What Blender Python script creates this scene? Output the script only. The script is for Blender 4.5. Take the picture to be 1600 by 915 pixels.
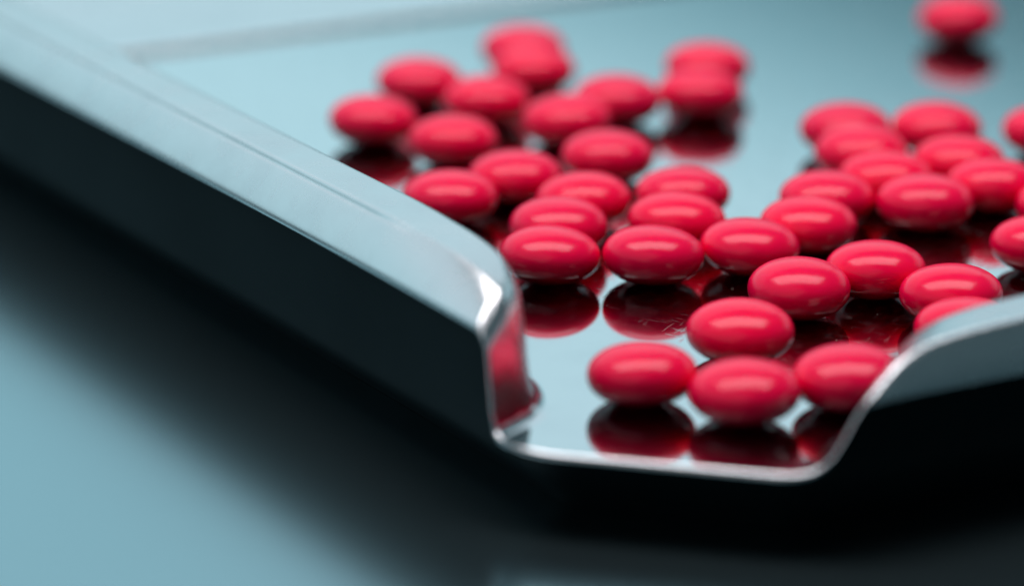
import bpy, bmesh, math, random
from mathutils import Vector

random.seed(7)
for o in list(bpy.data.objects):
    bpy.data.objects.remove(o, do_unlink=True)
scene = bpy.context.scene
COL = scene.collection
D = 0.010                      # one tablet diameter, in metres: the unit of all plan numbers below
R = math.radians

# ------------------------------------------------------------------ camera
PITCH = R(17.0)
CAM_H, CAM_D = 10.992, 35.953  # height above the tray floor, distance in front of the focus (tablet diameters)
cam = bpy.data.cameras.new('camera')
cam.lens = 135.97
cam.sensor_width = 36.0
cam.clip_start = 0.02
cam.clip_end = 20.0
cam.dof.use_dof = True
cam.dof.focus_distance = 36.75 * D
cam.dof.aperture_fstop = 12.0
cam_ob = bpy.data.objects.new('camera', cam)
cam_ob.location = (0, -CAM_D * D, CAM_H * D)
cam_ob.rotation_euler = (R(90) - PITCH, 0, 0)
COL.objects.link(cam_ob)
scene.camera = cam_ob

# ------------------------------------------------------------------ world and lamps (studio close-up: softboxes, no sun)
world = bpy.data.worlds.new('World')
scene.world = world
world.use_nodes = True
bg = world.node_tree.nodes['Background']
bg.inputs['Color'].default_value = (0.50, 0.86, 1.0, 1)
bg.inputs['Strength'].default_value = 0.11


def softbox(name, az, el, dist, w, h, radiance, color, roll=0.0, hot=None):
    """rectangular softbox aimed at the tray; hot makes its cloth fall off towards one corner"""
    L = bpy.data.lights.new(name, 'AREA')
    L.shape = 'RECTANGLE'
    L.size, L.size_y = w, h
    L.energy = radiance * math.pi * w * h
    L.color = color
    ob = bpy.data.objects.new(name, L)
    a, e = R(az), R(el)
    p = Vector((math.sin(a) * math.cos(e), math.cos(a) * math.cos(e), math.sin(e))) * dist
    ob.location = p
    q = (-p).to_track_quat('-Z', 'Y')
    ob.rotation_euler = q.to_euler()
    if roll:
        ob.rotation_euler.rotate_axis('Z', R(roll))
    COL.objects.link(ob)
    if hot:
        L.use_nodes = True
        nt = L.node_tree
        em = nt.nodes['Emission']
        geo = nt.nodes.new('ShaderNodeNewGeometry')
        sep = nt.nodes.new('ShaderNodeSeparateXYZ')
        nt.links.new(geo.outputs['Parametric'], sep.inputs[0])

        def m(op, a, b=None):
            n = nt.nodes.new('ShaderNodeMath')
            n.operation = op
            for i, x in enumerate((a, b)):
                if x is None:
                    continue
                if isinstance(x, (int, float)):
                    n.inputs[i].default_value = x
                else:
                    nt.links.new(x, n.inputs[i])
            return n.outputs[0]
        ku, kv, w0, w1, fl, dimcol, topcol = hot
        r = m('ADD', m('MULTIPLY', sep.outputs['X'], ku), m('MULTIPLY', sep.outputs['Y'], kv))
        mr = nt.nodes.new('ShaderNodeMapRange')
        mr.interpolation_type = 'SMOOTHSTEP'
        nt.links.new(r, mr.inputs['Value'])
        mr.inputs['From Min'].default_value = w0
        mr.inputs['From Max'].default_value = w1
        mr.inputs['To Min'].default_value = fl
        mr.inputs['To Max'].default_value = 1.0
        nt.links.new(mr.outputs['Result'], em.inputs['Strength'])
        mc = nt.nodes.new('ShaderNodeMix')
        mc.data_type = 'RGBA'
        nt.links.new(mr.outputs['Result'], mc.inputs['Factor'])
        mc.inputs['A'].default_value = (*dimcol, 1)
        mc.inputs['B'].default_value = (1, 1, 1, 1)
        up = nt.nodes.new('ShaderNodeMapRange')
        nt.links.new(sep.outputs['Y'], up.inputs['Value'])
        up.inputs['From Min'].default_value = 0.2
        up.inputs['From Max'].default_value = 0.65
        mt = nt.nodes.new('ShaderNodeMix')
        mt.data_type = 'RGBA'
        nt.links.new(up.outputs['Result'], mt.inputs['Factor'])
        nt.links.new(mc.outputs['Result'], mt.inputs['A'])
        mt.inputs['B'].default_value = (*topcol, 1)
        nt.links.new(mt.outputs['Result'], em.inputs['Color'])
    return ob


softbox('back_softbox', -27, 27, 0.75, 1.55, 0.50, 0.85, (0.59, 0.90, 1.0),
        hot=(12.0, 8.8, 2.3, 5.0, 0.12, (0.45, 0.9, 1.0), (1.22, 0.98, 0.98)))
softbox('overhead_softbox', 0, 75, 0.60, 0.66, 0.29, 6.6, (1.0, 0.93, 0.96))
softbox('right_back_fill', 42, 18, 0.80, 0.50, 0.24, 0.60, (0.62, 0.90, 1.0))  # added fill panel, there to lighten the rim end beside the spout
softbox('left_fill_softbox', -125, 50, 0.90, 1.5, 1.0, 0.6, (1.0, 0.93, 0.96))

scene.render.engine = 'CYCLES'
scene.cycles.use_denoising = True
scene.cycles.caustics_reflective = False
scene.cycles.caustics_refractive = False
scene.cycles.blur_glossy = 0.2
scene.cycles.max_bounces = 10
scene.cycles.sample_clamp_indirect = 0.8
scene.view_settings.view_transform = 'Standard'
scene.view_settings.look = 'None'
scene.view_settings.exposure = 0.0
scene.view_settings.gamma = 1.0
scene.view_settings.use_curve_mapping = False


# ------------------------------------------------------------------ helpers
def mat(name):
    m = bpy.data.materials.new(name)
    m.use_nodes = True
    nt = m.node_tree
    return m, nt, nt.nodes['Principled BSDF']


def noise(nt, scale, detail=2.0, rough=0.5, stretch=None, rot=0.0):
    tc = nt.nodes.new('ShaderNodeTexCoord')
    n = nt.nodes.new('ShaderNodeTexNoise')
    n.inputs['Scale'].default_value = scale
    n.inputs['Detail'].default_value = detail
    n.inputs['Roughness'].default_value = rough
    src = tc.outputs['Object']
    if stretch:
        mp = nt.nodes.new('ShaderNodeMapping')
        mp.inputs['Rotation'].default_value = (0, 0, rot)
        nt.links.new(src, mp.inputs['Vector'])
        mp2 = nt.nodes.new('ShaderNodeMapping')
        mp2.inputs['Scale'].default_value = stretch
        nt.links.new(mp.outputs[0], mp2.inputs['Vector'])
        src = mp2.outputs[0]
    nt.links.new(src, n.inputs['Vector'])
    return n.outputs['Fac']


def maprange(nt, val, a, b, c, d):
    mr = nt.nodes.new('ShaderNodeMapRange')
    nt.links.new(val, mr.inputs['Value'])
    for k, x in zip(('From Min', 'From Max', 'To Min', 'To Max'), (a, b, c, d)):
        mr.inputs[k].default_value = x
    return mr.outputs['Result']


def math_node(nt, op, a, b):
    n = nt.nodes.new('ShaderNodeMath')
    n.operation = op
    for i, x in enumerate((a, b)):
        if isinstance(x, (int, float)):
            n.inputs[i].default_value = x
        else:
            nt.links.new(x, n.inputs[i])
    return n.outputs[0]


def bump(nt, height, strength, dist):
    b = nt.nodes.new('ShaderNodeBump')
    b.inputs['Strength'].default_value = strength
    b.inputs['Distance'].default_value = dist
    nt.links.new(height, b.inputs['Height'])
    return b.outputs['Normal']


def mesh_obj(name, verts, faces, material, parent=None, smooth=True):
    me = bpy.data.meshes.new(name)
    me.from_pydata(verts, [], faces)
    me.update()
    if smooth:
        me.polygons.foreach_set('use_smooth', [True] * len(me.polygons))
    me.materials.append(material)
    ob = bpy.data.objects.new(name, me)
    COL.objects.link(ob)
    ob.parent = parent
    return ob


# ------------------------------------------------------------------ materials
# polished stainless floor with hairline scratches
M_floor, nt, b = mat('polished_steel')
b.inputs['Metallic'].default_value = 1.0
b.inputs['Base Color'].default_value = (0.70, 0.725, 0.735, 1)
s1 = maprange(nt, noise(nt, 1.0, 1.0, 0.4, (2800, 260, 1), R(24)), 0.63, 0.71, 0, 1)
s2 = maprange(nt, noise(nt, 1.0, 1.0, 0.4, (2400, 320, 1), R(-52)), 0.64, 0.72, 0, 1)
scr = math_node(nt, 'MAXIMUM', s1, s2)
base_r = maprange(nt, noise(nt, 60, 4, 0.6), 0.3, 0.7, 0.035, 0.075)
nt.links.new(math_node(nt, 'ADD', base_r, math_node(nt, 'MULTIPLY', scr, 0.11)), b.inputs['Roughness'])
nt.links.new(bump(nt, scr, 0.10, 0.00004), b.inputs['Normal'])

# satin stainless of the rim, a little smudged by handling; polished like the floor in the level spout channel
M_rim, nt, b = mat('satin_steel')
b.inputs['Metallic'].default_value = 1.0
tcr = nt.nodes.new('ShaderNodeTexCoord')
sz = nt.nodes.new('ShaderNodeSeparateXYZ')
nt.links.new(tcr.outputs['Object'], sz.inputs[0])
up = maprange(nt, sz.outputs['Z'], 0.00682, 0.0093, 0, 1)
sm = noise(nt, 130, 5, 0.62)
cr = nt.nodes.new('ShaderNodeMix')
cr.data_type = 'RGBA'
nt.links.new(maprange(nt, sm, 0.45, 0.75, 0, 1), cr.inputs['Factor'])
cr.inputs['A'].default_value = (0.70, 0.725, 0.735, 1)
cr.inputs['B'].default_value = (0.65, 0.675, 0.69, 1)
nt.links.new(cr.outputs['Result'], b.inputs['Base Color'])
lo = maprange(nt, noise(nt, 60, 4, 0.6), 0.3, 0.7, 0.035, 0.075)
hi = maprange(nt, noise(nt, 220, 4, 0.6), 0.3, 0.7, 0.23, 0.29)
mixr = nt.nodes.new('ShaderNodeMix')
nt.links.new(up, mixr.inputs['Factor'])
nt.links.new(lo, mixr.inputs['A'])
nt.links.new(hi, mixr.inputs['B'])
nt.links.new(mixr.outputs['Result'], b.inputs['Roughness'])

# skirt under the rim: shade is put into its near-black colour
M_skirt, nt, b = mat('shade_painted_skirt')
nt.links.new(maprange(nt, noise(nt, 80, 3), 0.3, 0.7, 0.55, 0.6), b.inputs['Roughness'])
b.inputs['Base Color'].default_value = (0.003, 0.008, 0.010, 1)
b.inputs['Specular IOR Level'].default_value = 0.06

# brushed metal table top
M_table, nt, b = mat('brushed_table_metal')
b.inputs['Metallic'].default_value = 1.0
b.inputs['Base Color'].default_value = (0.28, 0.44, 0.48, 1)
nt.links.new(maprange(nt, noise(nt, 6, 2), 0.3, 0.7, 0.205, 0.215), b.inputs['Roughness'])

# glossy red sugar coating
M_pill, nt, b = mat('red_sugar_coating')
oi = nt.nodes.new('ShaderNodeObjectInfo')
hs = nt.nodes.new('ShaderNodeHueSaturation')
hs.inputs['Color'].default_value = (0.97, 0.0010, 0.066, 1)
nt.links.new(math_node(nt, 'MULTIPLY', maprange(nt, oi.outputs['Random'], 0, 1, 0.92, 1.03), maprange(nt, noise(nt, 420, 4, 0.6), 0.3, 0.7, 0.94, 1.02)), hs.inputs['Value'])
nt.links.new(maprange(nt, oi.outputs['Random'], 0, 1, 0.4988, 0.5008), hs.inputs['Hue'])
nt.links.new(hs.outputs['Color'], b.inputs['Base Color'])
nt.links.new(maprange(nt, noise(nt, 500, 3), 0.3, 0.7, 0.17, 0.22), b.inputs['Roughness'])
nt.links.new(bump(nt, noise(nt, 1700, 3, 0.55), 0.16, 0.00005), b.inputs['Normal'])
b.inputs['Specular IOR Level'].default_value = 0.22
b.inputs['Subsurface Weight'].default_value = 0.30
b.inputs['Subsurface Radius'].default_value = (1.0, 0.15, 0.2)
b.inputs['Subsurface Scale'].default_value = 0.0016

# ------------------------------------------------------------------ tray: plan, then height
AL = R(15.5)                                   # spout axis against the view
MX, MY = 1.304, -4.972                         # middle of the pouring lip
LC = 1.28                                      # half width of the lip
A_LEN, B_LEN = 19.45, 26.0                      # outer sides of the rectangular tray
UX, UY = math.sin(AL - math.pi / 4), math.cos(AL - math.pi / 4)   # along the left rim
VX, VY = math.sin(AL + math.pi / 4), math.cos(AL + math.pi / 4)   # along the right rim
IX, IY = math.sin(AL), math.cos(AL)
KX, KY = MX - IX * LC, MY - IY * LC            # the cut-off corner of the rectangle
TABLE_Z = -0.68


def sstep(x, a, b):
    t = min(1.0, max(0.0, (x - a) / (b - a)))
    return t * t * (3 - 2 * t)


def wall(e, a=0.70, b=1.38, f=0.16):
    """1 on the flat rim, 0 on the floor: a straight steep wall with a small fillet at each end"""
    m = 1.0 / (b - a - f)
    if e <= a:
        return 1.0
    if e >= b:
        return 0.0
    if e < a + f:
        return 1.0 - m * (e - a) ** 2 / (2 * f)
    if e > b - f:
        return m * (b - e) ** 2 / (2 * f)
    return 1.0 - m * (f / 2 + (e - a - f))


H_LEFT, H_RIGHT, BACK_H = 1.33, 1.02, 0.06


def curve(pts):
    """monotone cubic through the points"""
    n = len(pts)
    dx = [pts[i + 1][0] - pts[i][0] for i in range(n - 1)]
    m = [(pts[i + 1][1] - pts[i][1]) / dx[i] for i in range(n - 1)]
    t = [0.0] + [0.0 if m[i - 1] * m[i] <= 0 else 2 * m[i - 1] * m[i] / (m[i - 1] + m[i]) for i in range(1, n - 1)] + [0.0]

    def f(x):
        if x <= pts[0][0]:
            return pts[0][1]
        if x >= pts[-1][0]:
            return pts[-1][1]
        i = 0
        while x > pts[i + 1][0]:
            i += 1
        u = (x - pts[i][0]) / dx[i]
        return ((2 * u ** 3 - 3 * u * u + 1) * pts[i][1] + (u ** 3 - 2 * u * u + u) * dx[i] * t[i]
                + (3 * u * u - 2 * u ** 3) * pts[i + 1][1] + (u ** 3 - u * u) * dx[i] * t[i + 1])
    return f


# how the sheet climbs out of the spout on each side (distance from the spout axis, height)
STEEP = curve([(0.0, 0), (0.10, 0.036), (0.16, 0.2), (0.20, 0.55), (0.235, 0.83), (0.285, 0.95), (0.36, 1.0)])
SAG = curve([(1.45, 1.06), (1.7, 1.14), (1.95, 1.22), (2.4, 1.29), (3.2, 1.33)])
RIGHT_EDGE = curve([(1.08, 0), (1.25, 0.03), (1.39, 0.13), (1.48, 0.28), (1.56, 0.45), (1.64, 0.60), (1.72, 0.71), (1.87, 0.85), (2.08, 0.95), (2.4, 1.0), (2.8, 1.02)])


def height(p, q, s, e):
    """top surface of the pan: flat floor, wall, flat rim, apron rolled down outside; a spout dips through one corner"""
    l = (q - p) / math.sqrt(2)
    h = H_LEFT + (H_RIGHT - H_LEFT) * sstep(l, -1.2, 1.2) + 0.30 * sstep(l, 2.6, 9.0)
    if l < 0:
        # the wall turns into the spout round a broad curve; the rim top sags a little towards it
        rho, wb = 2.0, 1.10
        cq = wb - rho
        cp = cq + math.sqrt(2) * (1.32 + rho)
        be = (cp - p) * math.sqrt(2)
        al = (q - cq) - be / math.sqrt(2)
        if al > 0 and be > 0:
            d = rho - math.hypot(p - cp, q - cq)
        else:
            d = min(wb - q, -l - 1.32)
        P = STEEP(d + 0.01 - 0.17 * max(0.0, 1 - e / 0.6) * (1.0 - sstep(-l, 2.0, 2.6)))
        F = (SAG(-l) - 0.91) * P
        P *= SAG(-l) / H_LEFT
        crease = sstep(-l, 2.65, 3.4)
        ap = 0.27 + 0.07 * (1.0 - sstep(-l, 1.7, 3.2))
    else:
        P = max(wall(p), 0.0) * RIGHT_EDGE(l) / H_RIGHT
        x = RIGHT_EDGE(l) - 0.60
        F = 0.5 * (x + math.sqrt(x * x + 0.0016)) if x > -0.3 else 0.0
        crease, ap = 1.0, 0.13
    side = P * h * (1.0 - 0.76 * sstep(p, 15.4, 17.2))
    back = (BACK_H + 0.11 * max(0.0, 2.6 - (A_LEN - p))) * wall(A_LEN - p, 2.715, 2.75, 0.012)                 # low back wall with a broad flat rim
    far = H_LEFT * wall(B_LEN - q)
    F *= 1.0 - sstep(p, 15.0, 17.0)
    x = max(0.0, 1 - e / ap)
    z = max(side, back, far) - F * (0.80 * x + 0.20 * x * x if l < 0 else 0.42 * x + 0.58 * x ** 3)
    z -= crease * F / 0.4 * (0.055 * math.exp(-((e - 0.27) / 0.020) ** 2) if l < 0 else 0.03 * math.exp(-((e - ap - 0.012) / 0.008) ** 2))       # pressed crease line
    r = 0.034 - 0.014 * F / 0.4
    if s < r:
        z -= r - math.sqrt(max(0.0, r * r - (r - s) ** 2))
    return z


# convex outline with rounded corners, offset inwards; corner coordinates (p, q)
C1 = LC * math.sqrt(2)
POLY = [(C1, 0.0), (0.0, C1), (0.0, B_LEN), (A_LEN, B_LEN), (A_LEN, 0.0)]
RAD = [0.95, 0.95, 1.2, 1.2, 1.2]
NARC = [8, 8, 14, 14, 14]


def frac(kind, n):
    if kind == 'even':
        return [i / n for i in range(1, n)]
    if kind == 'start':
        return [(i / n) ** 2.0 for i in range(1, n)]
    return [1 - ((n - i) / n) ** 2.0 for i in range(1, n)]


EDGE = [frac('even', 90), frac('start', 560), frac('even', 50), frac('even', 50), frac('end', 560)]


def loop(s):
    n = len(POLY)
    dirs, norms = [], []
    for i in range(n):
        a, b2 = POLY[i], POLY[(i + 1) % n]
        dx, dy = b2[0] - a[0], b2[1] - a[1]
        L = math.hypot(dx, dy)
        dx, dy = dx / L, dy / L
        dirs.append((dx, dy))
        nx, ny = dy, -dx                                           # the outline runs clockwise in (p, q)
        norms.append((nx, ny))
    V = []
    for i in range(n):
        j = (i - 1) % n
        a = (POLY[i][0] + norms[j][0] * s, POLY[i][1] + norms[j][1] * s)
        c = (POLY[i][0] + norms[i][0] * s, POLY[i][1] + norms[i][1] * s)
        d1, d2 = dirs[j], dirs[i]
        den = d1[0] * d2[1] - d1[1] * d2[0]
        t = ((c[0] - a[0]) * d2[1] - (c[1] - a[1]) * d2[0]) / den
        V.append((a[0] + d1[0] * t, a[1] + d1[1] * t))
    pts = []
    ends = []
    for i in range(n):
        j = (i - 1) % n
        r = max(0.02, RAD[i] - s)
        d1, d2 = dirs[j], dirs[i]
        cosang = d1[0] * d2[0] + d1[1] * d2[1]
        phi = math.acos(max(-1, min(1, cosang)))
        tl = r * math.tan(phi / 2)
        st = (V[i][0] - d1[0] * tl, V[i][1] - d1[1] * tl)
        n1 = norms[j]
        ce = (st[0] + n1[0] * r, st[1] + n1[1] * r)
        arc = []
        a0 = math.atan2(st[1] - ce[1], st[0] - ce[0])
        en = (V[i][0] + d2[0] * tl, V[i][1] + d2[1] * tl)
        a1 = math.atan2(en[1] - ce[1], en[0] - ce[0])
        da = (a1 - a0 + math.pi) % (2 * math.pi) - math.pi
        for k in range(NARC[i] + 1):
            a = a0 + da * k / NARC[i]
            arc.append((ce[0] + r * math.cos(a), ce[1] + r * math.sin(a)))
        ends.append(arc)
    for i in range(n):
        lip = i in (0, 1)
        for pt in ends[i]:
            pts.append((pt[0], pt[1], lip))
        a, b2 = ends[i][-1], ends[(i + 1) % n][0]
        for f in EDGE[i]:
            pts.append((a[0] + (b2[0] - a[0]) * f, a[1] + (b2[1] - a[1]) * f, i == 0))
    return pts


def to_world(p, q, z):
    return ((KX + UX * p + VX * q) * D, (KY + UY * p + VY * q) * D, z * D)


S_LEV = [0.0, 0.004, 0.01, 0.02, 0.033, 0.05, 0.075, 0.09, 0.105, 0.115, 0.122, 0.126, 0.129, 0.131, 0.133, 0.135, 0.138, 0.141, 0.144, 0.148, 0.152, 0.157, 0.163, 0.17, 0.176, 0.181, 0.185, 0.188, 0.191, 0.194, 0.197, 0.20, 0.203, 0.207, 0.212, 0.22, 0.228, 0.236, 0.243, 0.250, 0.256, 0.262, 0.267, 0.272,
         0.278, 0.284, 0.290, 0.297, 0.305, 0.315, 0.33, 0.36, 0.42, 0.48, 0.54, 0.60, 0.66]
x = 0.70
while x < 1.42:
    S_LEV.append(x)
    x += 0.022
S_LEV += [1.44, 1.5, 1.7, 1.9, 2.1, 2.28]
S_LEV += [2.4, 2.5, 2.6, 2.68] + [2.70 + 0.003 * i for i in range(19)] + [2.80]

loops = []
for s in S_LEV:
    row = []
    for (p, q, lip) in loop(s):
        e = max(0.0, min(p, q)) if lip else s
        row.append((p, q, height(p, q, s, e)))
    loops.append(row)
N = len(loops[0])

tray = bpy.data.objects.new('counting_tray', None)
tray.location = to_world(A_LEN / 2, B_LEN / 2, TABLE_Z)
COL.objects.link(tray)
tray['label'] = 'shiny stainless steel counting tray with a pouring spout, holding the red tablets'
tray['category'] = 'tray'
TL = Vector(tray.location)


def local(v):
    return (v[0] - TL.x, v[1] - TL.y, v[2] - TL.z)


# rim: sheet edge turned down outside, roll, apron, flat rim, wall, spout channel
verts, faces = [], []
rows = []
inner_lo = [(p, q, z - 0.012) for (p, q, z) in loops[0]]
# sheet thickness under the roll: edge goes down, in by the sheet thickness and up again inside
t_in = loop(0.035)
rows.append([(t_in[i][0], t_in[i][1], loops[0][i][2] + 0.0) for i in range(N)])
rows.append([(t_in[i][0], t_in[i][1], loops[0][i][2] - 0.012) for i in range(N)])
rows.append(inner_lo)
rows += loops
for row in rows:
    for (p, q, z) in row:
        verts.append(local(to_world(p, q, z)))
for j in range(len(rows) - 1):
    for i in range(N):
        k = (i + 1) % N
        faces.append((j * N + i, j * N + k, (j + 1) * N + k, (j + 1) * N + i))
rim = mesh_obj('raised_rim', verts, faces, M_rim, tray)
rim['label'] = 'satin steel rim and wall dipping into the spout'

# floor sheet
fl = [local(to_world(p, q, 0.0)) for (p, q, z) in loops[-1]]
floor = mesh_obj('tray_floor', fl, [tuple(range(N))], M_floor, tray, smooth=False)
floor['label'] = 'mirror polished flat steel floor'

# skirt below the rim with shade in its colour, leaning in towards the table
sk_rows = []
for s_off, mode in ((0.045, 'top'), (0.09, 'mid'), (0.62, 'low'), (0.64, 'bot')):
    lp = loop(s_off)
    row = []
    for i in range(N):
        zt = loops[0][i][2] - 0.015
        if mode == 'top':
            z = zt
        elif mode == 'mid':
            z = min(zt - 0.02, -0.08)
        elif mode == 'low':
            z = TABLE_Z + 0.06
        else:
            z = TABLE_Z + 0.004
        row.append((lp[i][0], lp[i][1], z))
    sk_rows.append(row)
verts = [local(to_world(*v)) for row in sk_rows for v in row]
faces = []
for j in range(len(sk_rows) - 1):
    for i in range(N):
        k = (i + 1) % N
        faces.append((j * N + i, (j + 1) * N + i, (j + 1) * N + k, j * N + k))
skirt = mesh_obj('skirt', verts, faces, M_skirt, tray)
skirt['label'] = 'outer skirt under the steel rim, shade put into its dark colour'

# ------------------------------------------------------------------ table top
tv = [(-0.9, -0.6, TABLE_Z * D), (0.9, -0.6, TABLE_Z * D), (0.9, 0.7, TABLE_Z * D), (-0.9, 0.7, TABLE_Z * D),
      (-0.9, -0.6, TABLE_Z * D - 0.03), (0.9, -0.6, TABLE_Z * D - 0.03), (0.9, 0.7, TABLE_Z * D - 0.03), (-0.9, 0.7, TABLE_Z * D - 0.03)]
tf = [(0, 1, 2, 3), (7, 6, 5, 4), (0, 4, 5, 1), (1, 5, 6, 2), (2, 6, 7, 3), (3, 7, 4, 0)]
table = mesh_obj('table_top', tv, tf, M_table, None, smooth=False)
table['kind'] = 'structure'
table['label'] = 'blue grey satin metal table top under the tray'
table['category'] = 'table'

# ------------------------------------------------------------------ tablets
T = 0.54                                        # thickness against diameter


def pill_mesh(name, n_exp, seed):
    rnd = random.Random(seed)
    ph = [rnd.uniform(0, 6.28) for _ in range(6)]
    SEG, RNG = 64, 32
    verts = [(0, 0, -T / 2 * D)]
    for j in range(1, RNG):
        a = -math.pi / 2 + math.pi * j / RNG
        ca, sa = math.cos(a), math.sin(a)
        e = 2.0 / n_exp
        rr = 0.5 * abs(ca) ** e
        zz = T / 2 * math.copysign(abs(sa) ** e, sa)
        for i in range(SEG):
            t = 2 * math.pi * i / SEG
            k = 1 + 0.006 * math.sin(2 * t + ph[0]) + 0.004 * math.sin(3 * t + ph[1]) * ca
            kz = 1 + 0.010 * math.sin(t + ph[2]) * ca + 0.008 * math.sin(2 * t + ph[3]) * ca
            verts.append((rr * k * math.cos(t) * D, rr * k * math.sin(t) * D, zz * kz * D))
    verts.append((0, 0, T / 2 * D))
    faces = []
    for i in range(SEG):
        faces.append((0, 1 + (i + 1) % SEG, 1 + i))
    for j in range(RNG - 2):
        for i in range(SEG):
            a = 1 + j * SEG + i
            b2 = 1 + j * SEG + (i + 1) % SEG
            faces.append((a, b2, b2 + SEG, a + SEG))
    top = len(verts) - 1
    o = 1 + (RNG - 2) * SEG
    for i in range(SEG):
        faces.append((o + i, o + (i + 1) % SEG, top))
    me = bpy.data.meshes.new(name)
    me.from_pydata(verts, [], faces)
    me.update()
    me.polygons.foreach_set('use_smooth', [True] * len(me.polygons))
    me.materials.append(M_pill)
    return me


MESHES = [pill_mesh('tablet', e, i) for i, e in enumerate((2.14, 2.08, 2.18, 2.11))]

TABLETS = [
    (-1.542, 5.668, 'leftmost red tablet of all, its dark reflection meeting the tray rim'),
    (-1.071, 7.440, 'blurred red tablet just behind the leftmost tablet'),
    (-0.641, 4.776, 'red tablet directly right of and nearer than the leftmost tablet'),
    (-0.290, 6.537, 'blurred red tablet half hidden behind others in the middle of the left heap'),
    (0.130, 9.060, 'farthest red tablet at the top of the left heap'),
    (0.247, 7.999, 'red tablet overlapping the front of the farthest one in the left heap'),
    (0.611, 5.668, 'red tablet in the middle of the left heap, behind a clear gap of steel'),
    (1.192, 6.567, 'blurred red tablet bridging the left heap and the pair at its right end'),
    (2.288, 8.157, 'rear tablet of the blurred overlapping pair right of the left heap'),
    (2.150, 6.893, 'front tablet of the blurred overlapping pair, above a broad dark reflection'),
    (1.023, 4.130, 'red tablet standing alone at the right side of the left heap'),
    (0.034, 3.299, 'red tablet behind and right of the one cut by the left rim'),
    (-0.640, 2.473, 'red tablet partly cut off by the left steel rim'),
    (0.734, 2.367, 'rearmost of three red tablets overlapping in a row above the spout corner'),
    (0.466, 1.392, 'middle one of three red tablets overlapping in a row above the spout corner'),
    (0.369, 0.384, 'front tablet of three in a row, nearest the rounded rim end'),
    (1.765, 2.641, 'rear tablet of the overlapping pair in the centre of the tray'),
    (1.666, 1.634, 'front tablet of the overlapping pair in the centre of the tray'),
    (1.381, 0.364, 'red tablet with a clear oval reflection, right of the rim end tablet'),
    (2.346, 0.668, 'leftmost tablet of the diagonal line of three climbing to the right heap'),
    (2.981, 1.456, 'middle tablet of the diagonal line of three climbing to the right heap'),
    (3.245, 2.476, 'last tablet of the diagonal line of three, touching the right heap'),
    (4.238, 2.279, 'nearest red tablet of the right heap, with two small highlights'),
    (2.729, -0.756, 'sharpest red tablet in the middle of the front group, tiny glint under it'),
    (3.516, -0.120, 'sharp red tablet just behind and right of the sharpest one'),
    (4.163, -0.898, 'sharp red tablet with grainy highlight above the right rim'),
    (4.190, -1.993, 'red tablet mostly hidden behind the right steel rim'),
    (2.093, -2.091, 'red tablet right behind the nearest tablet at the spout'),
    (1.152, -3.336, 'left tablet of the front three at the spout'),
    (2.036, -3.829, 'nearest red tablet, middle of the front three at the spout'),
    (2.974, -3.440, 'right tablet of the front three, touching the right spout edge'),
    (5.221, 0.757, 'red tablet cut by the right picture edge, above the right rim'),
    (3.663, 5.252, 'rear left tablet at the top of the right heap'),
    (4.674, 5.301, 'rear right tablet at the top of the right heap'),
    (3.749, 4.245, 'second tablet down the left side of the right heap'),
    (3.919, 3.247, 'third tablet down the left side of the right heap'),
    (4.770, 3.903, 'blurred tablet in the middle right of the right heap'),
    (5.018, 2.923, 'broad blurred tablet at the right front of the right heap'),
    (5.874, 5.162, 'blurred tablet cut by the right picture edge, apart from the right heap'),
    (5.651, 2.134, 'sliver of a red tablet at the right picture edge beside the right heap'),
    (5.499, 10.622, 'single red tablet lying far off on its own at upper right'),
]
GROUP = 'red coated tablets on the tray floor'
for i, (x, y, lab) in enumerate(TABLETS):
    ob = bpy.data.objects.new('tablet', MESHES[i % len(MESHES)])
    k = random.uniform(0.985, 1.005)
    kz = random.uniform(0.98, 1.02)
    ob.scale = (k, k, kz)
    ob.location = (x * D, y * D, T / 2 * D * kz + 0.00002)
    ob.rotation_euler = (R(random.uniform(-2.2, 2.2)), R(random.uniform(-2.2, 2.2)), random.uniform(0, 6.28))
    ob['label'] = lab
    ob['category'] = 'tablet'
    ob['group'] = GROUP
    COL.objects.link(ob)

# ------------------------------------------------------------------ specks of coating dust shed on the tray floor
rnd = random.Random(21)
bm = bmesh.new()
spots = [(x, y) for (x, y, _l) in TABLETS if y < 3.0]
for n in range(70):
    cx, cy = rnd.choice(spots)
    a, rr = rnd.uniform(0, 6.283), rnd.uniform(0.35, 0.85)
    px, py, sz = cx + rr * math.cos(a), cy + rr * math.sin(a), rnd.uniform(0.003, 0.008)
    p, q = (px - KX) * UX + (py - KY) * UY, (px - KX) * VX + (py - KY) * VY
    if min(p, q) < 1.5 or any(math.hypot(px - x, py - y) < 0.14 for (x, y) in spots):
        continue
    res = bmesh.ops.create_icosphere(bm, subdivisions=1, radius=1.0)
    for v in res['verts']:
        k = rnd.uniform(0.7, 1.25)
        v.co = Vector(((px + v.co.x * sz * k) * D, (py + v.co.y * sz * k * 0.8) * D, (sz * 0.5 + v.co.z * sz * 0.5 * k) * D))
me = bpy.data.meshes.new('coating_dust')
bm.to_mesh(me)
bm.free()
M_dust, nt, b = mat('pale_pink_dust')
nt.links.new(maprange(nt, noise(nt, 900, 2), 0.3, 0.7, 0.75, 0.95), b.inputs['Roughness'])
b.inputs['Base Color'].default_value = (0.75, 0.55, 0.58, 1)
me.materials.append(M_dust)
dust = bpy.data.objects.new('coating_dust', me)
dust['kind'] = 'stuff'
dust['label'] = 'tiny pale specks of dust scattered on the steel floor between tablets'
dust['category'] = 'dust'
COL.objects.link(dust)
